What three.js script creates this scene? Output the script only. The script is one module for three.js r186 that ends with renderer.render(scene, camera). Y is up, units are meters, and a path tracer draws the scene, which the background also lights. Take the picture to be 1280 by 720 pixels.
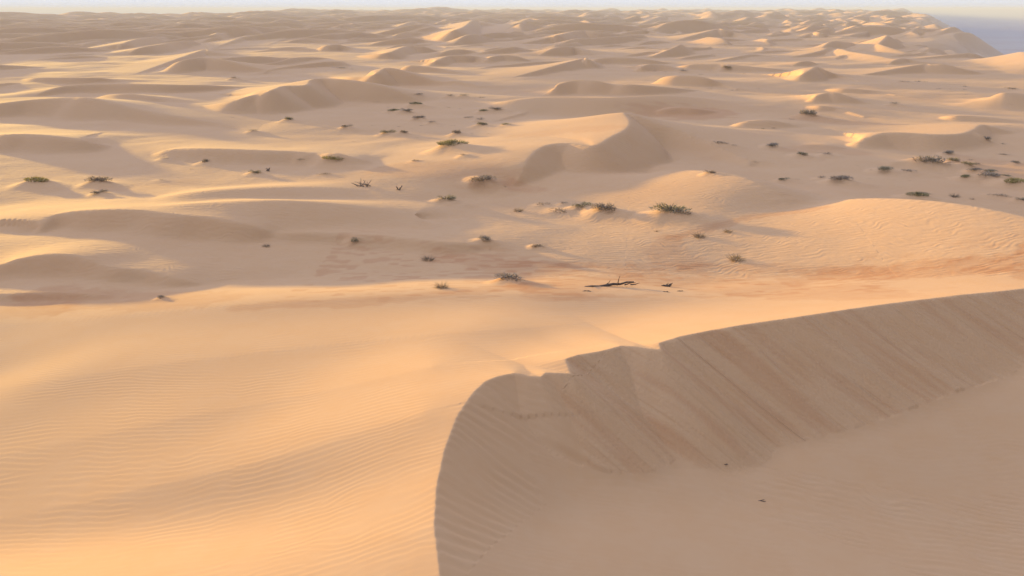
import * as THREE from 'three';
import { mergeGeometries } from 'three/addons/utils/BufferGeometryUtils.js';

// ---------------------------------------------------------------- camera, sky, sun, exposure
const scene = new THREE.Scene();
const CAM_H = 10, FOCAL = 985, HORIZON_V = 11;                  // metres; pixels of a 1280 x 720 frame
const PITCH = Math.atan((360 - HORIZON_V) / FOCAL);
const camera = new THREE.PerspectiveCamera(2 * Math.atan(360 / FOCAL) * 180 / Math.PI, 1280 / 720, 0.5, 60000);
camera.position.set(0, CAM_H, 0);
camera.rotation.set(-PITCH, 0, 0);
scene.add(camera);

const renderer = new THREE.WebGLRenderer({ antialias: true });
renderer.toneMapping = THREE.LinearToneMapping;
renderer.toneMappingExposure = 2.3;
renderer.shadowMap.enabled = true;

const SUN_EL = 3.3 * Math.PI / 180, SUN_AZ = -50 * Math.PI / 180;   // azimuth from straight ahead, negative = to the left
const sunDir = new THREE.Vector3(Math.sin(SUN_AZ) * Math.cos(SUN_EL), Math.sin(SUN_EL), -Math.cos(SUN_AZ) * Math.cos(SUN_EL));
const sun = new THREE.DirectionalLight(new THREE.Color().setRGB(1, 0.645, 0.12), 4.8);
sun.position.copy(sunDir).multiplyScalar(400);
sun.castShadow = true;
sun.shadow.radius = 3;
sun.shadow.mapSize.set(4096, 4096);
Object.assign(sun.shadow.camera, { left: -300, right: 300, top: 120, bottom: -120, near: 1, far: 1200 });
scene.add(sun, sun.target);

{ // a hazy evening sky: pale at the horizon, soft blue overhead, warmer towards the sun
  const W = 512, H = 256, data = new Float32Array(W * H * 4);
  const clamp01 = t => Math.min(1, Math.max(0, t));
  const mix = (a, b, t) => a + (b - a) * t;
  for (let j = 0; j < H; j++) for (let i = 0; i < W; i++) {
    const el = ((j + 0.5) / H - 0.5) * Math.PI;                    // row 0 = straight down
    const ph = ((i + 0.5) / W - 0.5) * 2 * Math.PI;                // three: u = atan2(z, x) / 2pi + 0.5
    const d = new THREE.Vector3(Math.cos(el) * Math.cos(ph), Math.sin(el), Math.cos(el) * Math.sin(ph));
    const cs = d.dot(sunDir), e = Math.max(0, d.y);
    const up = 1 - Math.exp(-e * 5), q = clamp01((cs + 1.05) / 1.25), low = 0.3 + 0.7 * q * q * (3 - 2 * q);      // the hazy band at the horizon
    const high = 0.655 * Math.max(0.06, 0.52 + 0.54 * cs);                                                                        // the sky above it, brighter on the side of the low sun
    const c = [mix(0.345 * low, high * 0.95, up), mix(0.355 * low, high * 1.03, up), mix(0.385 * low, high * 1.36, up)];
    data.set([c[0], c[1], c[2], 1], (j * W + i) * 4);
  }
  const sky = new THREE.DataTexture(data, W, H, THREE.RGBAFormat, THREE.FloatType);
  sky.mapping = THREE.EquirectangularReflectionMapping;
  sky.magFilter = THREE.LinearFilter; sky.minFilter = THREE.LinearFilter;
  sky.wrapS = THREE.RepeatWrapping;
  sky.needsUpdate = true;
  scene.background = sky; scene.environment = sky;
}
scene.fog = new THREE.FogExp2(new THREE.Color().setRGB(0.70, 0.80, 1.0), 0.00042);

// ---------------------------------------------------------------- small tools
function rng(seed) { let s = seed >>> 0; return () => { s = (s + 0x6D2B79F5) | 0; let t = Math.imul(s ^ (s >>> 15), 1 | s); t = (t + Math.imul(t ^ (t >>> 7), 61 | t)) ^ t; return ((t ^ (t >>> 14)) >>> 0) / 4294967296; }; }
function hash2(i, j, s) { let h = Math.imul(i, 374761393) ^ Math.imul(j, 668265263) ^ Math.imul(s, 974634777); h = Math.imul(h ^ (h >>> 13), 1274126177); return ((h ^ (h >>> 16)) >>> 0) / 4294967296; }
function noise(x, y, s = 0, per = 0) {                              // value noise with smooth interpolation, -1..1, periodic if asked
  let i = Math.floor(x), j = Math.floor(y); const fx = x - i, fy = y - j;
  const u = fx * fx * fx * (fx * (fx * 6 - 15) + 10), v = fy * fy * fy * (fy * (fy * 6 - 15) + 10);
  let i1 = i + 1, j1 = j + 1;
  if (per) { i = ((i % per) + per) % per; j = ((j % per) + per) % per; i1 = ((i1 % per) + per) % per; j1 = ((j1 % per) + per) % per; }
  const a = hash2(i, j, s), b = hash2(i1, j, s), c = hash2(i, j1, s), d = hash2(i1, j1, s);
  return 2 * (a + (b - a) * u + (c - a) * v + (a - b - c + d) * u * v) - 1;
}
function fbm(x, y, s = 0, o = 3) { let t = 0, a = 0.5; for (let k = 0; k < o; k++) { t += a * noise(x, y, s + k * 17); x = x * 2.03 + 5.1; y = y * 2.03 + 9.7; a *= 0.5; } return t; }
const clamp = (x, a, b) => x < a ? a : x > b ? b : x;
const sstep = (a, b, x) => { const t = clamp((x - a) / (b - a), 0, 1); return t * t * (3 - 2 * t); };

// A pixel of the 1280 x 720 frame is a direction; with a height above the flats it is a place on the sand.
const CP = Math.cos(PITCH), SP = Math.sin(PITCH);
function ray(u, v) { const x = (u - 640) / FOCAL, y = (360 - v) / FOCAL; return [x, y * CP - SP, CP + y * SP]; }   // right, up, ahead
function at(u, v, h) { const r = ray(u, v), t = (CAM_H - h) / Math.max(1e-4, -r[1]); return [r[0] * t, r[2] * t]; }   // [x, ahead]

// ---------------------------------------------------------------- the lie of the land (metres above the interdune flats)
// x to the right, d ahead. The dune field is a low plateau that breaks off to a plain on the right and far behind.
function edgeX(d) { return (d < 170 ? 92 + (d - 170) * 0.1 : 92 + (d - 170) * 0.458) + 5 * Math.sin(d * 0.02); }   // where the plateau ends on the right
function farEnd(x, d) { return 950 + 1450 * sstep(-0.33, -0.20, x / Math.max(1, d)); }                                 // and how far back it goes
const PLAIN = -52;
function floorAt(x, d) {
  let f = 0.22 * noise(x / 17, d / 13, 3) + 0.10 * noise(x / 6.3, d / 5.1, 5) + 0.03 * noise(x / 2.1, d / 1.7, 6);
  const r = Math.hypot(x, d);
  f *= sstep(4, 30, r) * 0.75 + 0.25;
  f -= 0.75 * Math.exp(-((x - 12.5) ** 2 / 40 + (d - 15.5) ** 2 / 22));          // the basin below the near slip face
  f += sstep(150, 1400, d) * 2.2;
  f += sstep(200, 700, r) * 1.0 * noise(x / 160, d / 160, 9);
  let low = 0;
  const e = x - edgeX(d);
  if (d > 60) low = Math.max(low, sstep(0, 88, e + 6 * noise(d / 40, x / 60, 12)));
  low = Math.max(low, sstep(1, 1.45, r / farEnd(x, d) + 0.06 * noise(x / 300, d / 300, 8)));
  return f * (1 - low) + PLAIN * low;
}
function duneness(x, d) {                                            // 1 on the dune field, 0 on the plain
  const e = x - edgeX(d), r = Math.hypot(x, d);
  return (1 - (d > 60 ? sstep(-5, 40, e) : 0)) * (1 - sstep(0.98, 1.12, r / farEnd(x, d)));
}

const dunes = [], CELL = 12, hashGrid = new Map();
function resample(P, step) {                                         // even points along the crest
  const out = [P[0]];
  for (let i = 0; i < P.length - 1; i++) {
    const A = P[i], B = P[i + 1], n = Math.max(1, Math.round(Math.hypot(B[0] - A[0], B[1] - A[1]) / step));
    for (let k = 1; k <= n; k++) out.push([0, 1, 2].map(q => A[q] + (B[q] - A[q]) * k / n));
  }
  return out;
}
function addDune(pts, o) {
  // pts: [x, ahead, height]; the slip face lies on the right hand when walking along them
  const W = (o.W ?? 9) * (o.round || o.tag || o.far ? 1 : 1.35), m = o.m ?? 0.6;
  pts = resample(pts, o.step ?? 0.6);
  const dn = { p: pts, W, Wr: o.Wr ?? 0, m, round: !!o.round, k: o.k ?? 0.35, tag: o.tag ?? 0, c: o.c ?? 0.25, cap: o.cap ?? true, add: !!o.add };
  let x0 = 1e9, x1 = -1e9, y0 = 1e9, y1 = -1e9, hm = 0;
  for (const q of pts) { x0 = Math.min(x0, q[0]); x1 = Math.max(x1, q[0]); y0 = Math.min(y0, q[1]); y1 = Math.max(y1, q[1]); hm = Math.max(hm, q[2] - floorAt(q[0], q[1])); }
  const R = Math.max(W, dn.Wr, (hm + 0.6) / m) + 0.5;
  dn.b = [x0 - R, x1 + R, y0 - R, y1 + R];
  register(dn);
}
function register(dn) {
  const id = dunes.push(dn) - 1;
  for (let i = Math.floor(dn.b[0] / CELL); i <= Math.floor(dn.b[1] / CELL); i++)
    for (let j = Math.floor(dn.b[2] / CELL); j <= Math.floor(dn.b[3] / CELL); j++) {
      const key = i * 100003 + j; let l = hashGrid.get(key); if (!l) hashGrid.set(key, l = []); l.push(id);
    }
}
function spline(P, n) {                                             // Catmull-Rom through the points
  const out = [];
  for (let i = 0; i < P.length - 1; i++) {
    const a = P[Math.max(0, i - 1)], b = P[i], c = P[i + 1], e = P[Math.min(P.length - 1, i + 2)];
    for (let k = 0; k < n; k++) {
      const t = k / n, t2 = t * t, t3 = t2 * t;
      out.push([0, 1, 2].map(q => 0.5 * (2 * b[q] + (c[q] - a[q]) * t + (2 * a[q] - 5 * b[q] + 4 * c[q] - e[q]) * t2 + (3 * b[q] - a[q] - 3 * c[q] + e[q]) * t3)));
    }
  }
  out.push(P[P.length - 1].slice());
  return out;
}
// crest points read off the photograph: [u, v of the crest, v of the foot below it]; the foot stands on the flats, the face rises at about 28 degrees
function crestPoint([u, v, vf], eff) {
  let h0 = 0, f;
  for (let k = 0; k < 4; k++) { f = at(u, vf, h0); h0 = floorAt(f[0], f[1]); }
  const r = ray(u, v), hor = Math.hypot(r[0], r[2]), T = -r[1] / hor, D2 = Math.hypot(f[0], f[1]);
  const D1 = (CAM_H - h0 + eff * D2) / (T + eff);                    // CAM_H - T D1 - h0 = eff (D1 - D2)
  return [r[0] / hor * D1, r[2] / hor * D1, CAM_H - T * D1];
}
function dune(P, o = {}) {
  P = P.filter(q => q.length < 4);
  const n = P.length, eff = P.map(() => 0.42); let Q;
  for (let pass = 0; pass < 5; pass++) {
    Q = P.map((q, i) => crestPoint(q, eff[i]));
    const h0 = Q.map(q => floorAt(q[0], q[1])), hs = Q.map((q, i) => Math.max(0.02, q[2] - h0[i])), hm = Math.max(...hs);
    Q.forEach((q, i) => {                                               // heights change slowly along a crest; a point keeps its bearing and moves along it
      const a = hs[Math.max(0, i - 1)], c = hs[Math.min(n - 1, i + 1)], t = i / (n - 1), tp = Math.pow(Math.sin(Math.PI * clamp(t, 0.02, 0.98)), 0.5);
      const h = i === 0 || i === n - 1 ? 0.03 : Math.min(o.max ?? 1.6 + 0.0065 * Math.hypot(q[0], q[1]), 0.5 * (0.25 * a + 0.5 * hs[i] + 0.25 * c) + 0.5 * (o.hm ?? hm) * 0.82 * tp), p = at(P[i][0], P[i][1], h0[i] + h); Q[i] = [p[0], p[1], h0[i] + h];
    });
    let ip = 0; for (let i = 1; i < n; i++) if (P[i][1] < P[ip][1]) ip = i;
    for (let i = ip + 1; i < n; i++) {                                  // past its highest point a crest sinks rather than bending far round towards the viewpoint
      const r = ray(P[i][0], P[i][1]), X = r[0] / r[2], A = Q[i - 1], lim = (A[1] + 0.5 * A[0]) / (1 + 0.5 * X);
      if (Q[i][1] < lim) { const f0 = floorAt(X * lim, lim), h = Math.max(f0 + 0.03, CAM_H + r[1] / r[2] * lim), p = at(P[i][0], P[i][1], h); Q[i] = [p[0], p[1], h]; }
    }
    for (let i = 0; i < n; i++) {                                       // a face seen askew looks flatter along the line of sight
      const A = Q[Math.max(0, i - 1)], B = Q[Math.min(n - 1, i + 1)], tx = B[0] - A[0], ty = B[1] - A[1], r = Math.hypot(Q[i][0], Q[i][1]);
      const c = Math.abs(tx * Q[i][1] - ty * Q[i][0]) / (Math.hypot(tx, ty) * r + 1e-9); eff[i] = 0.5 * eff[i] + 0.5 * clamp(0.6 * c, 0.14, 0.55);
    }
  }
  addDune(spline(Q, 10), { W: 4 + 5.5 * Math.max(...Q.map(q => q[2] - floorAt(q[0], q[1]))), far: true, k: 0.6, ...o });
}
function duneH(P, o = {}) { const Q = P.map(([u, v, h]) => { const a = at(u, v, h); return [a[0], a[1], h]; }); addDune(o.straight ? Q : spline(Q, 16), o); }

const probe = { side: 0, dist: 0, s: 0, tag: 0, w: 0 };
function rowStep(r) { const p = (r * r + 81) / 9; return r < 22 ? Math.max(0.03, 0.0015 * p) : r < 56 ? 0.00125 * p : r < 700 ? r * 0.0033 + 0.28 * sstep(120, 56, r) : r < 3000 ? r * 0.010 : r * 0.05; }
function heightAt(x, d, info) {
  const soft = 0.4 * rowStep(Math.hypot(x, d));
  const f = floorAt(x, d);
  const list = hashGrid.get(Math.floor(x / CELL) * 100003 + Math.floor(d / CELL));
  let sum = 0, best = 0, extra = 0;
  if (info) { info.tag = 0; info.e = 0; }
  if (list) for (let q = 0; q < list.length; q++) {
    const dn = dunes[list[q]], b = dn.b;
    if (x < b[0] || x > b[1] || d < b[2] || d > b[3]) continue;
    const p = dn.p; let bd = 1e18, bperp = 0, bs = 0, sw = 0, sh = 0;
    for (let i = 0; i < p.length - 1; i++) {
      const A = p[i], B = p[i + 1], ex = B[0] - A[0], ey = B[1] - A[1], l2 = ex * ex + ey * ey + 1e-12;
      let t = ((x - A[0]) * ex + (d - A[1]) * ey) / l2; t = t < 0 ? 0 : t > 1 ? 1 : t;
      const qx = x - A[0] - ex * t, qy = d - A[1] - ey * t, dd = qx * qx + qy * qy;
      const iw = 1 / (dd + 0.02), w8 = iw * iw * iw * Math.sqrt(l2); sw += w8; sh += w8 * (A[2] + (B[2] - A[2]) * t);
      if (dd < bd + 1e-9) {
        const perp = (ex * (d - A[1]) - ey * (x - A[0])) / Math.sqrt(l2);  // > 0: left hand = windward
        if (dd < bd - 1e-9 || Math.abs(perp) > Math.abs(bperp)) { bperp = perp; bs = i + t; }
        if (dd < bd) bd = dd;
      }
    }
    const dist = Math.sqrt(bd), hh = dn.add ? sh / sw : sh / sw - f; if (hh <= 0.01) continue;
    let e = 0, fade = 1; const left = bperp >= 0, n1 = p.length - 1;
    if (dn.cap && (bs <= 0 || bs >= n1) && dist > 1e-6) {                // past the ends the dune dies out
      const A = bs <= 0 ? p[0] : p[n1], B = bs <= 0 ? p[1] : p[n1 - 1], ex = A[0] - B[0], ey = A[1] - B[1];
      const ca = ((x - A[0]) * ex + (d - A[1]) * ey) / (Math.hypot(ex, ey) * dist); if (ca > 0) fade = 1 - ca * ca;
    }
    const ds = Math.sqrt(bd + soft * soft) - soft;                       // crests are a little rounded
    if (left || dn.round) {
      const W = left ? dn.W : dn.Wr, t = ds / W;
      if (t < 1) { const k = dn.k, s1 = (1 - t) * (1 - t) * (1 + 2 * t), s2 = (1 - t) * (1 - t); e = hh * (s1 * (1 - k) + s2 * k); }
    } else {
      const X = hh - dn.m * ds, c = Math.min(dn.c, hh * 0.5);
      e = X > c ? X : X > -c ? (X + c) * (X + c) / (4 * c) : 0;
    }
    e *= fade; if (e <= 0) continue;
    if (dn.add) { extra += e; continue; }
    const e2 = e * e; sum += e2 * e2;
    if (info && e > best) { best = e; info.tag = dn.tag; info.side = left ? 1 : -1; info.dist = dist; info.s = bs; info.e = e; info.hh = hh; }
  }
  return f + extra + (sum > 0 ? Math.sqrt(Math.sqrt(sum)) : 0);
}

// ---- the near dune: a sharp winding crest, its slip face towards the basin on the right
duneH([[560, 800, 1.60], [550, 730, 1.66], [543, 665, 1.70], [546, 610, 1.72], [556, 566, 1.74], [572, 527, 1.76], [592, 497, 1.78], [607, 482, 1.80], [622, 475, 1.80], [643, 470, 1.80], [661, 473, 1.78], [676, 473.5, 1.77], [682, 468, 1.79], [696, 468, 1.78], [714, 469, 1.76],
  [707, 450, 1.82], [722, 445, 1.82], [750, 440, 1.81], [776, 433, 1.80], [792, 433.5, 1.80], [808, 436, 1.79], [827, 438, 1.77], [824, 429, 1.80], [850, 421, 1.80], [890, 413, 1.80], [925, 407, 1.80], [1000, 396, 1.72], [1060, 387, 1.66], [1110, 380, 1.6], [1200, 369, 1.5], [1280, 362, 1.4], [1400, 352, 1.1], [1520, 346, 0.6], [1640, 342, 0.0]],
  { straight: true, W: 9.5, tag: 1, k: 0.75, m: 0.6, c: 0.18 });
// its broad back, and the rise towards the viewpoint
duneH([[-700, 470, 0.0], [-250, 424, 0.2], [0, 408, 0.12], [150, 395, 0.32], [300, 382, 0.54], [450, 374, 0.66], [600, 370, 0.7], [740, 372, 0.7], [870, 380, 0.6], [1000, 386, 0.35], [1080, 380, 0.0]], { round: true, W: 5, Wr: 12, tag: 2, k: 0.1, step: 0.25 });
addDune(spline([[-20, 2, 0.1], [-13, 5, 1.2], [-7, 7.2, 1.75], [-1.2, 8.6, 1.65], [3, 7, 0.2]], 16), { round: true, W: 9, Wr: 7, tag: 2, k: 0.1, step: 0.25 });

duneH([[-60, 490, 0.1], [40, 480, 0.40], [160, 462, 0.56], [300, 445, 0.72], [450, 430, 0.9], [600, 418, 1.1], [700, 412, 0.9], [790, 408, 0.4]], { round: true, W: 8, Wr: 9, tag: 2, k: 0.1, cap: false, step: 0.25 });
duneH([[-80, 590, 0.3], [60, 560, 0.5], [200, 530, 0.72], [340, 505, 0.9], [460, 485, 1.15], [540, 470, 1.3]], { round: true, W: 8, Wr: 9, tag: 2, k: 0.1, cap: false, step: 0.25 });

duneH([[-100, 670, 0.35], [60, 640, 0.56], [200, 608, 0.82], [340, 578, 1.08], [450, 553, 1.26], [530, 535, 1.4]], { round: true, W: 7, Wr: 6, tag: 2, k: 0.1, cap: false, step: 0.25 });

// ---- left middle ground
dune([[42, 290, 291], [52, 282, 287], [66, 270, 286], [92, 264, 288], [130, 262, 294], [178, 263, 303], [216, 268, 308], [260, 272, 312], [300, 279, 311], [328, 286, 305], [350, 297, 299]]);
dune([[325, 299, 300], [345, 293, 299], [372, 291, 301], [405, 291, 304], [450, 293, 309], [500, 297, 314], [545, 302, 320], [580, 304, 319], [600, 307, 312], [612, 312, 313]]);
dune([[-60, 345, 352], [0, 331, 346], [22, 324, 350], [50, 319, 356], [75, 318, 358], [100, 321, 359], [125, 330, 360], [148, 335, 361], [185, 339, 362], [222, 349, 362], [262, 357, 359]]);
dune([[-90, 372, 382], [0, 368, 386], [60, 366, 385], [120, 369, 383], [190, 377, 382]]);
dune([[-40, 170, 196], [0, 168, 201], [40, 168, 196], [80, 172, 190], [112, 177, 186], [138, 182, 183]]);
dune([[-60, 131, 140], [-20, 131, 141], [40, 124.5, 148], [85, 122, 153], [108, 122, 158], [140, 128, 164], [175, 137, 169], [230, 147, 171], [290, 158, 171], [322, 165, 169]]);
dune([[118, 123, 124], [134, 118.5, 130], [150, 117.5, 133], [168, 118, 136], [190, 122, 139], [215, 131, 141], [248, 140, 141.5]]);
dune([[40, 121, 122], [60, 113, 119], [85, 107, 119], [130, 105, 118], [180, 105, 117], [220, 106, 118], [262, 106.5, 117], [310, 109, 111]]);
dune([[28, 99, 100], [45, 97, 104], [75, 97, 105], [105, 97, 106], [127, 97.5, 105.5], [152, 102, 103]]);
dune([[-30, 74, 92], [0, 76, 90], [20, 78, 91], [60, 85, 93]]);
dune([[192, 193, 194], [206, 188, 194], [226, 186, 199], [262, 186, 206], [320, 188, 206.5], [370, 190, 206], [412, 194, 207], [450, 200, 207], [478, 205, 206]]);
duneH([[170, 266, 0.2], [215, 259, 0.75], [280, 253, 0.95], [350, 251, 1.0], [430, 256, 0.7], [520, 268, 0.2]], { round: true, W: 5, Wr: 5 });
duneH([[180, 250, 0.1], [230, 242, 0.55], [300, 236, 0.65], [380, 234, 0.5], [470, 238, 0.15]], { round: true, W: 4.5, Wr: 5 });

// ---- centre middle ground
dune([[250, 133, 134], [290, 126, 136], [320, 118, 142], [340, 112.5, 145], [354, 107.5, 146], [382, 106, 147], [388, 100, 146], [402, 98, 142], [432, 99.5, 137], [470, 105, 133], [500, 115, 131], [525, 127, 130]]);
dune([[412, 96, 97], [435, 96, 101], [455, 95.5, 103], [470, 92, 106], [480, 85.5, 110], [490, 85, 112], [512, 91, 113], [545, 101, 114], [570, 101, 113.5], [600, 108, 111]]);
dune([[500, 88, 90], [510, 82, 94], [530, 83, 97], [560, 88, 100], [600, 95, 101], [630, 101, 103]]);
dune([[528, 81, 82], [545, 76, 81], [560, 70, 81], [580, 69, 81], [598, 71, 80.5], [616, 79, 80.5]]);
dune([[546, 71, 71.5], [555, 65, 71], [566, 62, 71], [582, 62, 71], [604, 67, 69]]);
dune([[600, 78, 79], [612, 72, 80], [626, 69, 80.5], [645, 70, 80.5], [668, 77, 80]]);
dune([[445, 70, 71], [470, 67.5, 73], [488, 65, 73], [500, 60, 72], [512, 57, 70], [530, 58, 69], [550, 65, 67]]);
duneH([[640, 232, 0.05], [649, 220, 0.45], [656, 204, 0.95], [666, 191, 1.2], [678, 183.5, 1.35], [692, 180, 1.42], [712, 179.5, 1.45], [742, 182, 1.5], [762, 172, 1.7], [783, 160, 1.9], [786, 150, 1.98], [780, 141, 2.1], [792, 144, 1.98], [812, 151, 1.65], [850, 164, 1.05], [900, 184, 0.4], [940, 202, 0.02]], { W: 11, n: 3, k: 0.5, m: 0.55 });
dune([[615, 152, 153], [640, 143, 154, 0.12], [660, 138, 150, 0.12], [678, 134.5, 140], [700, 134.5, 140.5], [718, 137, 140.5], [738, 141, 142]]);
dune([[686, 116, 117], [693, 110, 118], [702, 104, 120], [722, 100, 121], [745, 101, 122], [768, 106, 122.5], [790, 105.5, 121.5], [830, 108.5, 117], [872, 113, 114]]);
dune([[640, 97, 97.5], [665, 91, 97, 0.15], [690, 81, 96, 0.18], [712, 75, 94, 0.25], [724, 74, 92], [735, 74, 90], [750, 80, 85]]);
dune([[728, 79, 80], [742, 74.5, 81], [762, 72, 82], [790, 72, 82], [815, 75, 80], [840, 79, 79.5]]);
dune([[792, 88, 88.5], [802, 83.5, 89.5], [813, 80, 90.5], [830, 81.5, 91], [855, 90, 91.5]]);
dune([[840, 85, 86], [856, 81.5, 89], [876, 80, 91], [912, 81, 92], [960, 85, 90], [990, 88, 89]]);
dune([[823, 103, 104], [828, 97, 107], [842, 94.5, 110], [860, 94.5, 112], [882, 97, 113.5], [905, 105, 114], [922, 111, 113]]);
duneH([[600, 134, 0.1], [640, 125, 0.9], [690, 121, 1.2], [760, 122, 1.25], [830, 119, 1.2], [870, 122, 0.8], [930, 130, 0.2]], { round: true, W: 7, Wr: 6 });
dune([[812, 141, 142], [828, 137, 145], [848, 134.5, 146], [872, 136, 146], [900, 140, 143]]);
dune([[912, 157, 158], [925, 153, 161], [945, 150.5, 164], [970, 151, 163], [1000, 158, 160]]);

// ---- right middle ground
dune([[978, 98, 98.5], [1000, 93.5, 101], [1012, 88, 104], [1020, 83.5, 106], [1030, 87, 107], [1055, 96, 107.5], [1088, 105, 107]]);
dune([[990, 83, 83.5], [1000, 77.5, 84], [1012, 76.5, 84], [1024, 81, 83]]);
dune([[1008, 126, 126.5], [1020, 120, 129], [1034, 116, 132], [1046, 116, 133], [1062, 121, 134], [1085, 129, 134], [1108, 132, 133]]);
dune([[1030, 112, 113], [1050, 110.5, 117], [1075, 111.5, 120], [1100, 115, 122], [1120, 119, 121]]);
dune([[1008, 133, 133.5], [1025, 132, 139], [1050, 136, 146], [1082, 146, 149]]);
dune([[1070, 95, 95.5], [1100, 87, 95, 0.15], [1130, 81, 96, 0.18], [1143, 80.5, 97, 0.22], [1150, 80.5, 98], [1164, 80.5, 98.5], [1182, 80.5, 97.5], [1206, 86.5, 95], [1232, 92, 93]]);
dune([[1110, 81, 81.5], [1119, 75, 82], [1132, 73, 82], [1150, 77, 80], [1190, 80, 80.5]]);
dune([[1120, 76, 76.5], [1160, 71, 76, 0.15], [1190, 69, 76, 0.15], [1203, 66.5, 75, 0.3], [1207, 66.5, 75], [1213, 69, 75], [1222, 73, 74]]);
dune([[1058, 180, 181], [1072, 176, 184], [1088, 171, 188], [1105, 166, 190], [1135, 166, 193], [1170, 168, 192], [1200, 167, 187], [1216, 162, 183], [1226, 156, 178], [1240, 158, 172], [1270, 166, 168]]);
dune([[1176, 146, 146.5], [1190, 144.5, 149], [1215, 145, 155], [1245, 148, 158], [1280, 152, 159], [1320, 158, 160]]);
dune([[1000, 140, 142], [1020, 141.5, 149], [1045, 145, 156], [1070, 151, 159], [1098, 158, 160]]);
dune([[990, 187, 188], [1000, 183, 190], [1022, 181, 192], [1045, 183, 190], [1062, 187, 188]]);
dune([[1104, 209, 210], [1113, 203.5, 211], [1130, 202, 213], [1150, 203.5, 210], [1168, 208, 209]]);
dune([[1070, 214, 216], [1090, 214, 221], [1110, 217, 224], [1140, 223, 225]]);
duneH([[1228, 126, 0.2], [1248, 117, 1.1], [1264, 116, 1.2], [1290, 118, 0.8]], { round: true, W: 6, Wr: 5 });
// the lit humps on the right
addDune(spline([[9, 50, 0.1], [10.6, 47, 0.85], [12.4, 43.4, 1.25], [13.6, 40.4, 1.05], [14.2, 37.6, 0.2]], 4), { round: true, W: 6, Wr: 11, k: 0.3 });
addDune(spline([[15.6, 41, 0.1], [17.2, 38.4, 1.1], [19.2, 34.8, 1.8], [20.8, 31, 2.05], [22, 27.2, 1.9], [23, 23.5, 1.2], [24, 20, 0.1]], 4), { round: true, W: 7, Wr: 12.5, k: 0.3 });
// a dune beyond the left edge of the view, whose shadow reaches in
addDune(spline([[-30, 8, 0.2], [-25, 10, 1.4], [-21, 13.5, 2.1], [-20, 17, 1.6], [-22, 20, 0.3]], 4), { W: 12, m: 0.55 });

// ---- the far dunes that can be told apart
dune([[213, 86, 87], [217, 80, 92], [226, 76, 93], [240, 73, 94], [255, 72, 94], [280, 75, 93], [310, 82, 93], [342, 91, 92]]);
dune([[170, 92, 92.5], [195, 86, 91, 0.2], [220, 76, 88, 0.2], [238, 69, 82, 0.22], [252, 63, 76], [262, 64, 73], [300, 70, 74], [320, 73, 74]]);
dune([[92, 60, 61], [105, 55, 61], [125, 51, 60], [137, 55, 57]]);
dune([[144, 63, 63.5], [155, 54, 64], [175, 48, 63], [200, 46, 58], [217, 50, 52]]);
dune([[158, 69, 69.5], [175, 60, 70], [195, 56, 70], [220, 52, 64], [240, 51, 60], [252, 55, 56]]);
dune([[248, 55, 55.5], [262, 48, 55], [275, 47, 54], [288, 51, 52]]);
dune([[262, 62, 62.5], [285, 54, 62, 0.2], [303, 43, 58, 0.3], [312, 44, 54], [328, 49, 51]]);
dune([[335, 56, 57], [355, 52, 57, 0.2], [372, 47, 53, 0.3], [388, 37, 46], [400, 40, 46], [428, 46, 47]]);
dune([[402, 47, 48], [425, 40, 47, 0.2], [445, 34, 47, 0.25], [452, 36, 43], [478, 41, 42]]);
dune([[356, 54, 55], [372, 49, 55], [395, 48, 55], [415, 50, 56], [432, 55, 56]]);
dune([[393, 63.5, 64], [402, 58, 65], [412, 56, 66], [425, 56, 66], [440, 61, 66], [450, 65.5, 66]]);
dune([[316, 65, 66], [340, 57, 66, 0.2], [360, 57, 66, 0.2], [368, 59, 66], [394, 64, 65]]);
dune([[466, 47, 48], [488, 41, 48, 0.2], [504, 32, 48, 0.2], [513, 27.5, 42], [525, 30, 40], [545, 34, 40], [568, 39, 40]]);
dune([[512, 49, 49.5], [530, 45, 50, 0.25], [550, 41, 47], [570, 37, 47], [582, 32, 52], [592, 25, 53], [605, 28, 52], [630, 34, 48], [655, 42, 44]]);
dune([[458, 58, 58.5], [480, 51, 58], [500, 48, 58], [520, 47.5, 58], [540, 54, 60], [558, 59, 60]]);
dune([[556, 61, 61.5], [575, 54, 60, 0.2], [596, 53, 60, 0.25], [602, 55, 59], [624, 59, 60]]);
dune([[598, 51, 52], [618, 46, 53, 0.2], [634, 44.5, 52, 0.2], [642, 47, 52], [664, 51, 52]]);
dune([[620, 43, 43.5], [645, 34, 43, 0.2], [660, 24, 40], [672, 24, 35], [700, 28, 36], [744, 34, 36]]);
dune([[648, 55, 56], [670, 52, 56, 0.25], [685, 47, 56], [700, 43, 56], [725, 38, 52], [750, 40, 50], [806, 46, 48]]);
dune([[764, 45, 48], [780, 38, 49, 0.18], [794, 35.5, 50, 0.22], [802, 37, 48], [818, 41, 48], [856, 47, 48]]);
dune([[786, 36, 36.5], [805, 31, 36, 0.2], [818, 26, 34, 0.3], [828, 20, 32], [840, 24, 32], [874, 29, 31]]);
dune([[840, 52, 53], [862, 47, 53, 0.2], [880, 42, 53, 0.3], [893, 37, 52], [905, 37, 52], [925, 42, 51], [956, 50, 51]]);
dune([[673, 70, 70.5], [690, 61, 72], [705, 58, 73], [718, 59, 73], [738, 69, 72]]);
dune([[772, 62, 62.5], [790, 57, 62, 0.25], [803, 58, 62], [818, 61.5, 62]]);
dune([[886, 58, 59], [910, 54, 59, 0.25], [935, 52.5, 59, 0.25], [945, 56, 59], [958, 58.5, 59]]);
dune([[892, 77, 77.5], [910, 70, 78, 0.25], [930, 67, 78, 0.25], [940, 68, 75], [970, 73, 75]]);
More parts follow.
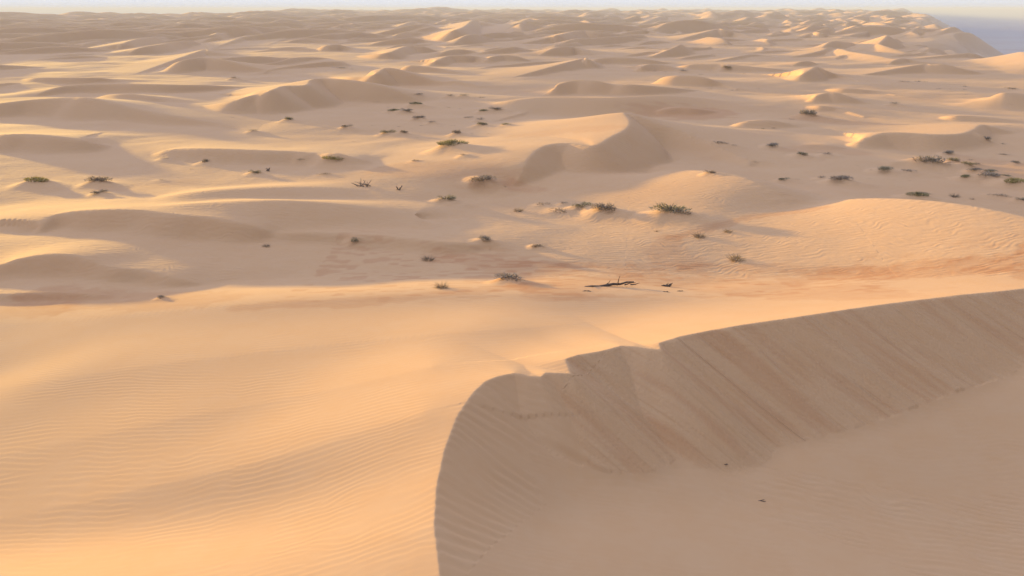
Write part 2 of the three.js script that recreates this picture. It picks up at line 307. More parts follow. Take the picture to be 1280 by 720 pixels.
dune([[816, 46.5, 47], [835, 40, 47, 0.2], [850, 38, 46, 0.2], [860, 42, 46], [884, 45.5, 46]]);
dune([[866, 29, 30], [885, 24, 30, 0.2], [905, 24, 29], [924, 28, 29]]);
dune([[950, 36, 37], [972, 30, 37, 0.2], [988, 32, 37], [1004, 36.5, 37]]);
dune([[996, 48, 48.5], [1015, 41, 49], [1025, 40.5, 49], [1040, 44, 49], [1064, 49.5, 50]]);
dune([[1046, 49, 49.5], [1066, 41, 49, 0.2], [1080, 40, 49], [1092, 45, 53], [1114, 53, 54]]);
dune([[1114, 49, 49.5], [1140, 39, 49, 0.15], [1155, 40, 49], [1163, 48, 49]]);
dune([[985, 72, 73], [1010, 69, 73, 0.25], [1024, 64, 72], [1034, 60, 69], [1045, 60, 68], [1064, 67, 68]]);
dune([[1043, 74, 74.5], [1055, 69, 75], [1068, 74, 75]]);
dune([[1098, 30, 31], [1115, 25.5, 33], [1132, 24, 34], [1145, 27, 34], [1164, 34, 36]]);

// ---- the far field: hundreds of smaller crests of the same kind, running from near-left to far-right
{
  const R = rng(71);
  const taken = dunes.slice();
  const free = (x, d) => { for (const t of taken) if (t.p.length > 3) for (let i = 0; i < t.p.length; i += 2) { const q = t.p[i]; if ((q[0] - x) ** 2 + (q[1] - d) ** 2 < 90) return false; } return true; };
  const place = (x, d, big) => {
    const h = (0.5 + 2.4 * R() * R() + (R() < 0.15 ? 1.0 : 0)) * big, len = (13 + 12 * h / big + 22 * R() * R()) * big;
    let a = 1.0 + (R() - 0.5) * 0.8, px = x - Math.cos(a) * len / 2, py = d - Math.sin(a) * len / 2; const P = [], N = 8, w = (R() - 0.5) * 1.1, w2 = 0.9 * (R() - 0.5), f = R() * 6;
    for (let i = 0; i <= N; i++) {
      const t = i / N, e = Math.pow(Math.sin(Math.PI * Math.min(1, 0.04 + t * 0.96)), 0.75) * (1 - 0.25 * Math.cos(t * 5 + f));
      P.push([px, py, floorAt(px, py) + h * Math.max(0.02, e)]);
      const aa = a + w * (t - 0.5) * 2 + w2 * Math.sin(t * 6.3 + f); px += Math.cos(aa) * len / N; py += Math.sin(aa) * len / N;
    }
    addDune(spline(P, 2), { far: true, W: h * (2.6 + 1.9 * R()), m: 0.55 + 0.08 * R(), k: 0.3 + 0.5 * R(), step: len / 16 });
  };
  // jittered grid whose cells grow with distance
  const band = (d0, d1, s, big, spread) => {
    for (let d = d0; d < d1; d += s) for (let x = -spread * d1; x < spread * d1; x += s) {
      const X = x + (R() - 0.5) * s * 0.9, D = d + (R() - 0.5) * s * 0.9, on = duneness(X, D);
      if (Math.abs(X) > spread * D + 25 || R() > 0.85 || on < 0.35) continue;
      if (D < 620 && !free(X, D)) continue;
      place(X, D, big * (0.6 + 0.4 * on));
    }
  };
  band(112, 260, 15, 0.85, 0.8);
  band(260, 620, 16, 1.25, 0.78);
  band(620, 1300, 25, 1.9, 0.75);
  band(1300, 2500, 56, 2.8, 0.72);
  // dunes to the sides and behind, out of the frame
  for (let k = 0; k < 160; k++) { const a = R() * 6.2832, r = 30 + 170 * Math.sqrt(R()), x = Math.sin(a) * r, d = Math.cos(a) * r; if (Math.abs(x) < 0.85 * d + 14) continue; place(x, d, 0.9); }
}

// ---------------------------------------------------------------- where the plants stand: [u, v, width in pixels, kind]
function ground(u, v) {                                              // the point of the sand that lies in a direction
  const r = ray(u, v); let t0 = 4, t1 = 4, hit = false;
  for (let t = 6; t < 1500; t *= 1.006) { if (heightAt(r[0] * t, r[2] * t) > CAM_H + r[1] * t) { t1 = t; hit = true; break; } t0 = t; }
  if (!hit) return null;
  for (let k = 0; k < 20; k++) { const t = (t0 + t1) / 2; if (heightAt(r[0] * t, r[2] * t) > CAM_H + r[1] * t) t1 = t; else t0 = t; }
  return [r[0] * t1, r[2] * t1, t1];
}
const D = 'shrub', G = 'grass', T = 'tussock', S = 'low';
const plantSpots = [
  // flats behind the near dune
  [603, 231, 32, D], [630, 235, 8, S], [558, 253, 24, D], [549, 279, 8, S], [648, 264, 18, T], [678, 257, 20, S], [702, 265, 28, S], [705, 256, 12, D], [728, 262, 24, D], [758, 269, 40, D], [785, 269, 8, S], [836, 273, 46, D], [821, 289, 12, T], [608, 304, 24, D], [629, 309, 7, S], [672, 310, 15, D], [535, 325, 24, T], [445, 305, 20, D], [552, 360, 30, T], [638, 354, 36, D], [920, 325, 30, T], [874, 296, 24, T], [910, 290, 16, T], [333, 308, 14, T], [238, 317, 6, S], [203, 374, 14, D],
  // left
  [47, 232, 36, G], [123, 232, 30, D], [125, 244, 18, D], [201, 226, 13, S], [226, 222, 8, S], [248, 220, 8, S], [240, 212, 10, S], [258, 205, 16, D], [206, 200, 12, G], [317, 166, 13, D], [289, 147, 8, S], [129, 155, 5, S], [319, 218, 15, D], [406, 219, 18, S], [416, 204, 32, G], [376, 202, 12, D], [240, 227, 7, G], [265, 100, 8, S], [280, 100, 6, S], [294, 100, 13, D], [95, 231, 8, S], [108, 230, 6, S], [150, 222, 7, S], [175, 229, 6, S], [300, 224, 8, S], [355, 209, 6, S],
  // the scrubby hollow left of the tall lit dune
  [340, 151, 9, S], [360, 152, 15, D], [434, 161, 14, D], [444, 177, 9, S], [485, 169, 18, D], [504, 169, 14, D], [522, 119, 16, S], [566, 188, 42, G], [580, 196, 12, D], [521, 202, 14, S], [507, 206, 9, S], [476, 209, 10, S], [562, 122, 12, D], [580, 122, 13, D], [592, 121, 7, S], [602, 122, 11, D], [611, 118, 5, S], [492, 141, 16, G], [508, 142, 15, D], [520, 133, 18, G], [524, 150, 15, D], [540, 155, 12, D], [526, 157, 9, S], [565, 157, 9, S], [600, 152, 13, D], [601, 159, 18, D], [619, 139, 15, D], [605, 141, 14, G], [585, 148, 14, S], [572, 169, 16, D], [591, 168, 8, S], [611, 167, 8, S], [633, 158, 14, G], [560, 134, 11, S], [575, 136, 9, S], [428, 86, 14, S], [418, 84, 9, S], [440, 87, 9, S], [612, 100, 8, S], [465, 157, 7, S], [515, 161, 7, S], [550, 158, 8, S], [480, 161, 6, G], [498, 158, 9, S], [458, 152, 6, S], [420, 152, 7, S], [410, 158, 5, S], [545, 145, 7, S], [553, 128, 6, S], [535, 128, 6, S], [470, 127, 9, S], [455, 127, 6, S], [485, 135, 7, S], [560, 168, 8, G], [522, 172, 8, G], [540, 170, 7, G], [625, 150, 6, S], [420, 160, 6, S],
  // right of it
  [666, 188, 5, S], [722, 93, 6, S], [655, 100, 6, S], [818, 89, 9, S], [830, 90, 7, S], [855, 91, 12, D], [875, 93, 10, S], [907, 88, 16, D], [895, 94, 7, S], [930, 92, 7, S], [857, 110, 10, S], [885, 111, 10, S], [915, 113, 9, S], [946, 111, 9, S], [900, 180, 20, S], [916, 183, 12, S], [887, 218, 14, D], [878, 219, 6, S], [943, 202, 10, S], [955, 226, 9, S], [874, 153, 7, S], [954, 161, 10, D], [912, 222, 7, S],
  // scrub flats on the right
  [1012, 148, 26, D], [988, 149, 11, S], [965, 160, 10, D], [966, 185, 17, D], [1001, 196, 17, D], [1023, 191, 10, S], [1033, 195, 13, D], [1118, 132, 13, D], [1131, 103, 13, S], [1147, 102, 10, D], [1156, 102, 9, S], [1146, 112, 7, S], [1173, 111, 7, D], [1188, 111, 7, S], [1205, 108, 9, D], [1221, 103, 7, S], [1205, 112, 8, S], [1152, 119, 7, S], [1172, 118, 6, S], [1207, 118, 7, S], [1265, 112, 16, S], [1261, 130, 7, S], [1262, 157, 9, S], [1251, 171, 9, S], [1233, 177, 16, D], [1253, 181, 11, D], [1190, 185, 5, S], [1186, 194, 15, D], [1193, 204, 18, D], [1214, 200, 11, D], [1163, 209, 38, D], [1105, 216, 23, D], [1133, 216, 22, S], [1089, 224, 9, S], [1071, 207, 9, S], [1050, 229, 27, D], [1027, 224, 12, D], [980, 227, 14, D], [994, 225, 12, S], [970, 223, 7, S], [1207, 212, 22, D], [1222, 208, 13, D], [1218, 218, 18, D], [1236, 219, 17, D], [1208, 225, 21, G], [1233, 225, 27, D], [1256, 224, 14, D], [1267, 233, 34, G], [1270, 206, 14, D], [1275, 212, 8, S], [1240, 197, 9, S], [1252, 194, 14, S], [1262, 194, 9, S], [1271, 197, 7, S], [1161, 225, 7, S], [857, 275, 16, S], [1146, 249, 30, G], [1157, 243, 16, S], [1193, 246, 18, T], [1215, 249, 12, T], [1248, 246, 24, S], [1276, 252, 14, D], [1274, 265, 8, S], [1023, 243, 10, S], [1127, 243, 8, S], [1140, 226, 9, S], [1120, 225, 8, S], [1175, 217, 9, S], [1090, 215, 8, S], [1185, 224, 8, S],
];
const plants = [];
for (const [u, v, w, kind] of plantSpots) {
  const p = ground(u, v); if (!p || p[2] > 400) continue;
  plants.push({ u, v, x: p[0], d: p[1], size: w * p[2] / FOCAL, w, kind });
}
for (const p of plants) if (p.w >= 12 && p.kind !== T) {               // sand gathers round a bush and trails off behind it
  const r = p.size * 0.85, h = p.size * (p.kind === S ? 0.1 : 0.24);
  p.mound = h; addDune([[p.x - 0.2 * r, p.d + 0.1 * r, h * 0.95], [p.x + 0.1 * r, p.d, h], [p.x + 0.9 * r, p.d - 0.6 * r, h * 0.35]], { add: true, round: true, W: r, Wr: r, k: 0.5, cap: false, step: 0.5 });
}

// ---------------------------------------------------------------- sand: colour, ripples
const SAND = [0.55, 0.326, 0.163], RED = [0.44, 0.21, 0.09], PALE = [0.57, 0.368, 0.208];
// patches of coarse reddish sand: polylines [u, v], radius in metres, strength
const redPatches = [
  [[[1030, 259], [940, 271], [880, 287], [842, 297]], 0.5, 0.6], [[[838, 298], [826, 310], [830, 322], [860, 330]], 0.8, 0.45],
  [[[640, 330], [760, 332], [900, 334], [1010, 336], [1110, 338]], 0.5, 0.4], [[[1040, 343], [1130, 342], [1200, 336], [1290, 326], [1400, 314]], 0.9, 0.75],
  [[[560, 322], [640, 330], [700, 338]], 1.0, 0.45], [[[700, 362], [760, 352], [860, 352], [960, 362], [1080, 366]], 1.6, 0.55],
  [[[300, 384], [420, 380], [540, 368], [640, 360]], 0.5, 0.5], [[[60, 372], [150, 376], [260, 374]], 1.2, 0.5], [[[0, 386], [60, 384]], 1.0, 0.5],
  [[[500, 212], [560, 216], [610, 222]], 2.2, 0.35], [[[830, 138], [880, 139]], 3.5, 0.6], [[[1010, 145], [1090, 156]], 2.5, 0.45], [[[1000, 186], [1050, 188]], 2.2, 0.4],
  [[[640, 232], [668, 236]], 0.8, 0.5], [[[1230, 206], [1280, 214]], 3, 0.35], [[[150, 238], [230, 228]], 1.5, 0.3], [[[660, 170], [720, 162], [760, 160]], 1.5, 0.3],
].map(([l, r, s]) => ({ l: l.map(([u, v]) => { const g = u > -50 && u < 1330 ? ground(u, v) : null; return g ? [g[0], g[1]] : at(u, v, 0.5); }), r, s }));
function segDist(x, y, l) { let b = 1e18; for (let i = 0; i < l.length - 1; i++) { const A = l[i], B = l[i + 1], ex = B[0] - A[0], ey = B[1] - A[1], t = clamp(((x - A[0]) * ex + (y - A[1]) * ey) / (ex * ex + ey * ey), 0, 1), qx = x - A[0] - ex * t, qy = y - A[1] - ey * t; b = Math.min(b, qx * qx + qy * qy); } return Math.sqrt(b); }
function sandColor(x, d, out, streak) {
  const r = Math.hypot(x, d);
  let red = 0.16 * fbm(x / 7, d / 5, 41, 3) + 0.10 * fbm(x / 31, d / 24, 47, 2);
  if (r < 160) {
    const fine = r < 60 ? 0.5 * noise(x / 0.34, d / 0.2, 53) : 0, w = 0.5 * noise(x / 1.3, d / 0.7, 51) + 0.45 * noise(x / 3.7, d / 2.2, 52) + fine;
    for (const p of redPatches) { const k = segDist(x, d, p.l) / p.r; if (k < 2.4) red += p.s * (1 - sstep(0.75, 1.15, k + 0.6 * w)) * (0.75 + 0.5 * fine); }
    if (x > -8 && x < 26 && d > 24 && d < 38) red += 0.5 * sstep(0.05, 0.6, noise(x / 0.55, d / 0.22, 54) + 0.5 * noise(x / 2.6, d / 1.4, 55)) * sstep(24, 26, d) * sstep(36, 31, d + 0.25 * x);   // coarse grains left on the ripple crests
  }
  if (streak) {                                                        // bands of darker, coarser grains that have slid down the face
    const a = x * 0.598 + d * 0.801, b = -x * 0.801 + d * 0.598, k = 0.45 * noise(a / 0.15 + 0.9 * noise(b / 1.7, a / 1.3, 57), b / 2.4, 58) + 0.5 * noise(a / 0.6 + 0.5 * noise(b / 2.2, a, 56), b / 3.4, 59) + 0.3 * noise(a / 0.10, b / 1.4, 60);
    red += streak * (0.4 * sstep(-0.05, 0.7, k) + 0.04);
  }
  let pale = 0.5 + 0.5 * noise(x / 11, d / 8, 61); pale = pale * 0.35 + (r < 60 ? 0.14 * noise(x / 0.7, d / 0.5, 62) + 0.1 * noise(x / 0.16, d / 0.16, 63) : 0.1 * noise(x / 3, d / 3, 64));
  const on = duneness(x, d);
  red = clamp(red, 0, 1); pale = clamp(pale, 0, 1);
  for (let k = 0; k < 3; k++) { let c = SAND[k] + (PALE[k] - SAND[k]) * pale; c += (RED[k] - c) * red; out[k] = c; }
  if (on < 1) { const g = [0.68, 0.56, 0.43], m = (1 - on) * (0.75 + 0.25 * noise(x / 90, d / 60, 66)); for (let k = 0; k < 3; k++) out[k] += (g[k] - out[k]) * clamp(m, 0, 1); }
}
function texture(n, fn) {
  const data = new Uint8Array(n * n * 4);
  for (let j = 0; j < n; j++) for (let i = 0; i < n; i++) { const h = clamp(Math.round(fn(i / n, j / n) * 255), 0, 255), q = (j * n + i) * 4; data[q] = data[q + 1] = data[q + 2] = h; data[q + 3] = 255; }
  const t = new THREE.DataTexture(data, n, n, THREE.RGBAFormat, THREE.UnsignedByteType);
  t.wrapS = t.wrapT = THREE.RepeatWrapping; t.magFilter = THREE.LinearFilter; t.minFilter = THREE.LinearMipmapLinearFilter; t.generateMipmaps = true; t.needsUpdate = true;
  return t;
}
// wind ripples that run along u, fork and fade; `waves` of them in the tile
function ripples(waves, seed, patchy) {
  return texture(1024, (u, v) => {
    const w1 = 0.8 * noise(u * 4, v * 4, seed, 4) + 0.3 * noise(u * 13, v * 13, seed + 1, 13) + 0.16 * noise(u * 40, v * 40, seed + 2, 40);
    const w2 = 0.9 * noise(u * 6, v * 6, seed + 3, 6) + 0.4 * noise(u * 15, v * 15, seed + 4, 15);
    const saw = p => { p -= Math.floor(p); return p < 0.64 ? 0.5 - 0.5 * Math.cos(Math.PI * p / 0.64) : 0.5 + 0.5 * Math.cos(Math.PI * (p - 0.64) / 0.36); };
    const m = sstep(-0.25, 0.25, noise(u * 9, v * 9, seed + 5, 9));
    const a = saw(waves * v + w1) * m + saw((waves - 4) * v + w2) * (1 - m);
    const fade = 1 - patchy * sstep(-0.1, 0.75, noise(u * 7, v * 7, seed + 6, 7) + 0.5 * noise(u * 19, v * 19, seed + 7, 19));
    return 0.5 + (a - 0.5) * fade * 0.86 + 0.05 * noise(u * 200, v * 200, seed + 8, 200);
  });
}
const fineRipples = ripples(46, 101, 0.75);
// long soft runnels where sand has slid and blown down the slip face, along v
const slides = texture(1024, (u, v) => 0.5 + 0.24 * noise(u * 46 + 0.8 * noise(u * 6, v * 6, 150, 6), v * 3, 151) * (0.55 + 0.45 * noise(u * 5, v * 5, 152, 5)) + 0.13 * noise(u * 110, v * 5, 153) + 0.12 * noise(u * 14, v * 2, 154) + 0.03 * noise(u * 180, v * 180, 155, 180));
const pocked = texture(1024, (u, v) => {                             // uneven, blotchy ripples of the coarse flats
  const w = 1.1 * noise(u * 8, v * 8, 161, 8) + 0.7 * noise(u * 22, v * 22, 162, 22);
  const s = Math.sin(2 * Math.PI * (30 * v + w)), b = noise(u * 26, v * 60, 163);
  return 0.5 + 0.22 * s * (0.4 + 0.6 * Math.abs(b)) + 0.22 * b + 0.08 * noise(u * 90, v * 90, 164, 90);
});
function sandMaterial(bump, scale) { return new THREE.MeshStandardMaterial({ color: 0xffffff, vertexColors: true, roughness: 1, metalness: 0, bumpMap: bump, bumpScale: scale }); }
const classes = [
  { name: 'sand_flats', m: sandMaterial(pocked, 0.018), tile: 10, turn: -0.15, wob: 0.5 },
  { name: 'near_dune_windward_slope', m: sandMaterial(fineRipples, 0.0026), tile: 8.5, turn: 0.10, wob: 0.9 },
  { name: 'near_dune_slip_face', m: sandMaterial(slides, 0.09), tile: 9, turn: 0.93, wob: 0.15 },
  { name: 'sand_basin', m: sandMaterial(fineRipples, 0.018), tile: 9, turn: -0.33, wob: 0.35 },
  { name: 'near_dune_rippled_flank', m: sandMaterial(fineRipples, 0.004), tile: 9, turn: -0.28, wob: 0.3 },
  { name: 'far_dunes', m: new THREE.MeshStandardMaterial({ color: 0xffffff, vertexColors: true, roughness: 1 }), tile: 10, turn: 0, wob: 0 },
];

const NEAR_TURN = 18;
// ---------------------------------------------------------------- the terrain: one sheet on a polar grid round the viewpoint, finer where it is nearer
{
  const cols = [], rows = [];
  for (let a = -41; a <= 41; a += 0.09) cols.push(a * Math.PI / 180);
  for (let a = 41.5; a < 318.9; a += a < 50 || a > 310 ? 0.9 : 5) cols.push(a * Math.PI / 180);
  const NC = cols.length;
  for (const r of [0.01, 1, 2, 3.5, 5, 6.5]) rows.push(r);
  for (let r = 8; r < 30000;) { rows.push(r); r += rowStep(r); }
  const NR = rows.length, N = NR * NC;
  const pos = new Float32Array(N * 3), col = new Float32Array(N * 3), cls = new Uint8Array(N), info = {}, c = [0, 0, 0];
  for (let j = 0; j < NR; j++) for (let i = 0; i < NC; i++) {
    const x = Math.sin(cols[i]) * rows[j], d = Math.cos(cols[i]) * rows[j], q = j * NC + i;
    const h = heightAt(x, d, info);
    pos[q * 3] = x; pos[q * 3 + 1] = h; pos[q * 3 + 2] = -d;
    let k = 0;
    if (rows[j] > 95) k = 5;
    else if (info.tag === 1 && info.side < 0 && info.e > 0.05) k = info.s < NEAR_TURN ? 4 : 2;
    else if ((info.tag === 1 || info.tag === 2) && info.e > 0.12) k = 1;
    else if (x > -1.5 && d < 22 && d < 19 + 0.1 * x) k = 3;
    else if (d < 17 && x < 0) k = 1;
    cls[q] = k; sandColor(x, d, c, k === 2 || k === 4 ? clamp(info.e / 0.5, 0, 1) * sstep(NEAR_TURN - 3, NEAR_TURN + 4, info.s) : 0);
    if (k === 2 || k === 4) {
      const on = clamp(info.e / 0.35, 0, 1) * clamp(info.dist / 0.12, 0, 1), turn = sstep(NEAR_TURN - 9, NEAR_TURN + 1, info.s);
      // ripples that start at the crest and die out down the flank
      const ph = (d * 0.96 + x * 0.27 + 0.30 * noise(x / 1.5, d / 1.5, 211) + 0.05 * noise(x / 0.5, d / 0.5, 212)) / 0.30, w = ph - Math.floor(ph), wave = w < 0.6 ? w / 0.6 : (1 - w) / 0.4;
      let rel = 0.034 * (wave * wave * (3 - 2 * wave) - 0.5) * (1 - turn) * (1 - sstep(0.9, 3.1, info.dist)) * (0.6 + 0.5 * noise(x / 0.9, d / 0.9, 213)) * Math.min(1, info.dist / 0.05) * clamp(info.e / 0.4, 0, 1);
      // slides: tongues and runnels of different widths
      const a = x * 0.598 + d * 0.801 + 0.25 * noise(x / 1.6, d / 1.6, 214), b = -x * 0.801 + d * 0.598;
      rel += turn * on * (0.035 * noise(a / 0.85, b / 3.6, 215) * (0.5 + 0.5 * noise(a / 2.6, b / 4, 216)) + 0.045 * noise(a / 0.30, b / 2.6, 217) * (0.5 + 0.5 * noise(a / 1.1, b / 1.9, 218)) + 0.016 * noise(a / 0.12, b / 1.3, 219));
      pos[q * 3 + 1] += rel;
    } col.set(c, q * 3);
  }
  const nor = new Float32Array(N * 3);
  const P = (j, i) => (j * NC + ((i % NC) + NC) % NC) * 3;
  for (let j = 0; j < NR; j++) for (let i = 0; i < NC; i++) {
    const a = P(Math.max(0, j - 1), i), b = P(Math.min(NR - 1, j + 1), i), e = P(j, i - 1), g = P(j, i + 1);
    const ux = pos[b] - pos[a], uy = pos[b + 1] - pos[a + 1], uz = pos[b + 2] - pos[a + 2], vx = pos[g] - pos[e], vy = pos[g + 1] - pos[e + 1], vz = pos[g + 2] - pos[e + 2];
    let nx = vy * uz - vz * uy, ny = vz * ux - vx * uz, nz = vx * uy - vy * ux; const l = Math.hypot(nx, ny, nz) || 1; const s = ny < 0 ? -1 : 1;
    nor.set([s * nx / l, s * ny / l, s * nz / l], P(j, i));
  }
  const tris = classes.map(() => []);
  for (let j = 0; j < NR - 1; j++) for (let i = 0; i < NC; i++) {
    const i1 = (i + 1) % NC, a = j * NC + i, b = j * NC + i1, e = (j + 1) * NC + i, g = (j + 1) * NC + i1;
    tris[cls[a]].push(a, b, g, a, g, e);
  }
  classes.forEach((K, k) => {
    const map = new Int32Array(N).fill(-1), idx = new Uint32Array(tris[k].length); let n = 0;
    tris[k].forEach((v, t) => { if (map[v] < 0) map[v] = n++; idx[t] = map[v]; });
    if (!n) return;
    const p = new Float32Array(n * 3), nn = new Float32Array(n * 3), cc = new Float32Array(n * 3), uv = new Float32Array(n * 2), ct = Math.cos(K.turn), st = Math.sin(K.turn);
    for (let v = 0; v < N; v++) if (map[v] >= 0) {
      const o = map[v]; for (let t = 0; t < 3; t++) { p[o * 3 + t] = pos[v * 3 + t]; nn[o * 3 + t] = nor[v * 3 + t]; cc[o * 3 + t] = col[v * 3 + t]; }
      const x = pos[v * 3], d = -pos[v * 3 + 2];
      uv[o * 2] = (x * ct + d * st) / K.tile; uv[o * 2 + 1] = (-x * st + d * ct + K.wob * noise(x / 6, d / 6, 77)) / K.tile;
    }
    const g = new THREE.BufferGeometry();
    g.setAttribute('position', new THREE.BufferAttribute(p, 3)); g.setAttribute('normal', new THREE.BufferAttribute(nn, 3)); g.setAttribute('color', new THREE.BufferAttribute(cc, 3)); g.setAttribute('uv', new THREE.BufferAttribute(uv, 2));
    g.setIndex(new THREE.BufferAttribute(idx, 1));
    const mesh = new THREE.Mesh(g, K.m); mesh.name = K.name; mesh.userData.kind = 'structure'; mesh.castShadow = mesh.receiveShadow = true; scene.add(mesh);
  });
  console.log('terrain', NR, NC, (NR * NC * 2 / 1e6).toFixed(2) + 'M tris', dunes.length, 'dunes');
}

// ---------------------------------------------------------------- plants and dead wood
const leafMaterial = (r, g, b, thin = 0.25) => new THREE.MeshPhysicalMaterial({ color: new THREE.Color().setRGB(r, g, b), roughness: 0.95, transmission: thin, thickness: 0, side: THREE.DoubleSide });
const woodMaterial = (r, g, b) => new THREE.MeshStandardMaterial({ color: new THREE.Color().setRGB(r, g, b), roughness: 0.9 });
const M = {
  shrub: [leafMaterial(0.28, 0.215, 0.145), leafMaterial(0.26, 0.22, 0.17), leafMaterial(0.28, 0.24, 0.13)],
  grass: [leafMaterial(0.30, 0.255, 0.075, 0.35), leafMaterial(0.235, 0.215, 0.085, 0.35)],
  tussock: [leafMaterial(0.24, 0.175, 0.095), leafMaterial(0.19, 0.135, 0.075)],
  low: [leafMaterial(0.25, 0.19, 0.13), leafMaterial(0.29, 0.22, 0.145)],
  twig: woodMaterial(0.18, 0.14, 0.11), wood: woodMaterial(0.085, 0.06, 0.045),
};
class Soup {                                                         // loose triangles gathered into one geometry
  constructor() { this.p = []; }
  tri(a, b, c) { this.p.push(...a, ...b, ...c); }
  blade(o, dir, len, w, bend, R) {                                    // a narrow leaf or stalk that droops outwards
    const side = [-dir[2], 0, dir[0]], sl = Math.hypot(side[0], side[2]) || 1; side[0] /= sl; side[2] /= sl;
    const a = R() * 3.14, sx = side[0] * Math.cos(a), sy = Math.sin(a) * 0.7, sz = side[2] * Math.cos(a);
    const mid = [o[0] + dir[0] * len * 0.55, o[1] + dir[1] * len * 0.55, o[2] + dir[2] * len * 0.55], tip = [o[0] + dir[0] * len, o[1] + dir[1] * len - bend * len, o[2] + dir[2] * len];
    const off = (q, s) => [q[0] + sx * w * s, q[1] + sy * w * s, q[2] + sz * w * s];
    const A = off(o, 0.5), B = off(o, -0.5), C = off(mid, 0.6), E = off(mid, -0.6);
    this.tri(A, B, C); this.tri(B, E, C); this.tri(C, E, tip);
  }
  stick(a, b, ra, rb, n = 5) {                                        // a tapered stick
    const d = new THREE.Vector3(b[0] - a[0], b[1] - a[1], b[2] - a[2]).normalize(), s = new THREE.Vector3(0.3, 0.9, 0.2).cross(d).normalize(), t = d.clone().cross(s);
    const ring = (c, r, k) => { const q = k / n * 6.28318; return [c[0] + (s.x * Math.cos(q) + t.x * Math.sin(q)) * r, c[1] + (s.y * Math.cos(q) + t.y * Math.sin(q)) * r, c[2] + (s.z * Math.cos(q) + t.z * Math.sin(q)) * r]; };
    for (let k = 0; k < n; k++) { const A = ring(a, ra, k), B = ring(a, ra, k + 1), C = ring(b, rb, k), E = ring(b, rb, k + 1); this.tri(A, B, C); this.tri(B, E, C); this.tri(C, E, b); }
  }
  build() { const g = new THREE.BufferGeometry(); g.setAttribute('position', new THREE.Float32BufferAttribute(this.p, 3)); g.computeVertexNormals(); return g; }
}
// shapes of unit width (1 m across); each kind in a few variants, full and simple
function shrubShape(seed, n, flat) {
  const R = rng(seed), leaves = new Soup(), stems = new Soup(), lobes = [];
  for (let k = 0; k < 5; k++) lobes.push([(R() - 0.5) * 0.6, (R() - 0.5) * 0.35, 0.16 + 0.16 * R(), (0.16 + 0.2 * R()) * flat]);
  for (let k = 0; k < n; k++) {
    const L = lobes[k % 5], a = R() * 6.2832, e = R(), r = Math.sqrt(R()), x = L[0] + Math.cos(a) * r * L[2], z = L[1] + Math.sin(a) * r * L[2], y = L[3] * Math.sqrt(Math.max(0, 1 - r * r)) * (0.02 + 0.98 * e);
    const dir = new THREE.Vector3(x * 1.4 + (R() - 0.5) * 0.9, 0.35 + R() * 0.9, z * 1.4 + (R() - 0.5) * 0.9).normalize();
    leaves.blade([x, y, z], [dir.x, dir.y, dir.z], 0.07 + 0.10 * R(), 0.014 + 0.02 * R(), 0.15 * R(), R);
  }
  for (let k = 0; k < Math.max(6, n / 14); k++) { const L = lobes[k % 5], a = R() * 6.28, r = L[2] * (0.5 + 0.6 * R()); const b = [L[0] + Math.cos(a) * r, L[3] * (0.5 + 0.8 * R()), L[1] + Math.sin(a) * r]; stems.stick([0, -0.04, 0], b, 0.014, 0.004, 4); }
  return [leaves.build(), stems.build()];
}
function grassShape(seed, n) {
  const R = rng(seed), leaves = new Soup(), stems = new Soup();
  for (let k = 0; k < n; k++) {
    const a = R() * 6.2832, r = Math.sqrt(R()), x = Math.cos(a) * r * 0.42, z = Math.sin(a) * r * 0.22, dir = new THREE.Vector3(x * 1.8 + (R() - 0.4) * 0.7, 0.8 + 0.5 * R(), z * 2 + (R() - 0.5) * 0.7).normalize();
    leaves.blade([x, -0.02, z], [dir.x, dir.y, dir.z], (0.16 + 0.2 * R()) * (1 - 0.5 * r), 0.012 + 0.012 * R(), 0.25 * R(), R);
  }
  for (let k = 0; k < n / 12; k++) { const a = R() * 6.28, r = 0.35 * R(); stems.blade([Math.cos(a) * r * 0.04, -0.02, Math.sin(a) * r * 0.04], [Math.cos(a) * 0.5, 0.86, Math.sin(a) * 0.5], 0.25 + 0.14 * R(), 0.012, 0.3, R); }
  return [leaves.build(), stems.build()];
}
function tussockShape(seed, n) {
  const R = rng(seed), leaves = new Soup(), stems = new Soup();
  for (let k = 0; k < n; k++) {
    const a = R() * 6.2832, lean = 0.25 + 0.95 * R(), dir = new THREE.Vector3(Math.cos(a) * lean, 0.85, Math.sin(a) * lean).normalize(), r = 0.16 * R();
    const q = k % 6 ? r : 0.006; (k % 6 ? leaves : stems).blade([Math.cos(a) * q, -0.02, Math.sin(a) * q], [dir.x, dir.y, dir.z], 0.22 + 0.34 * R(), 0.008 + 0.008 * R(), 0.2 * R(), R);
  }
  return [leaves.build(), stems.build()];
}
const shapes = {
  shrub: [0, 1, 2, 3].map(k => shrubShape(300 + k, 420, 1)), grass: [0, 1, 2].map(k => grassShape(330 + k, 420)), tussock: [0, 1, 2].map(k => tussockShape(350 + k, 190)), low: [0, 1, 2].map(k => shrubShape(370 + k, 150, 0.55)),
};
const small = { shrub: [0, 1, 2].map(k => shrubShape(400 + k, 110, 1)), grass: [0, 1].map(k => grassShape(430 + k, 120)), tussock: [tussockShape(450, 80)], low: [0, 1, 2].map(k => shrubShape(470 + k, 60, 0.55)) };
const used = {};
function numbered(name) { const n = used[name] = (used[name] ?? -1) + 1; return n ? name + '_' + String(n).padStart(3, '0') : name; }
const place = (x, d, sink = 0.02) => [x, heightAt(x, d) - sink, -d];
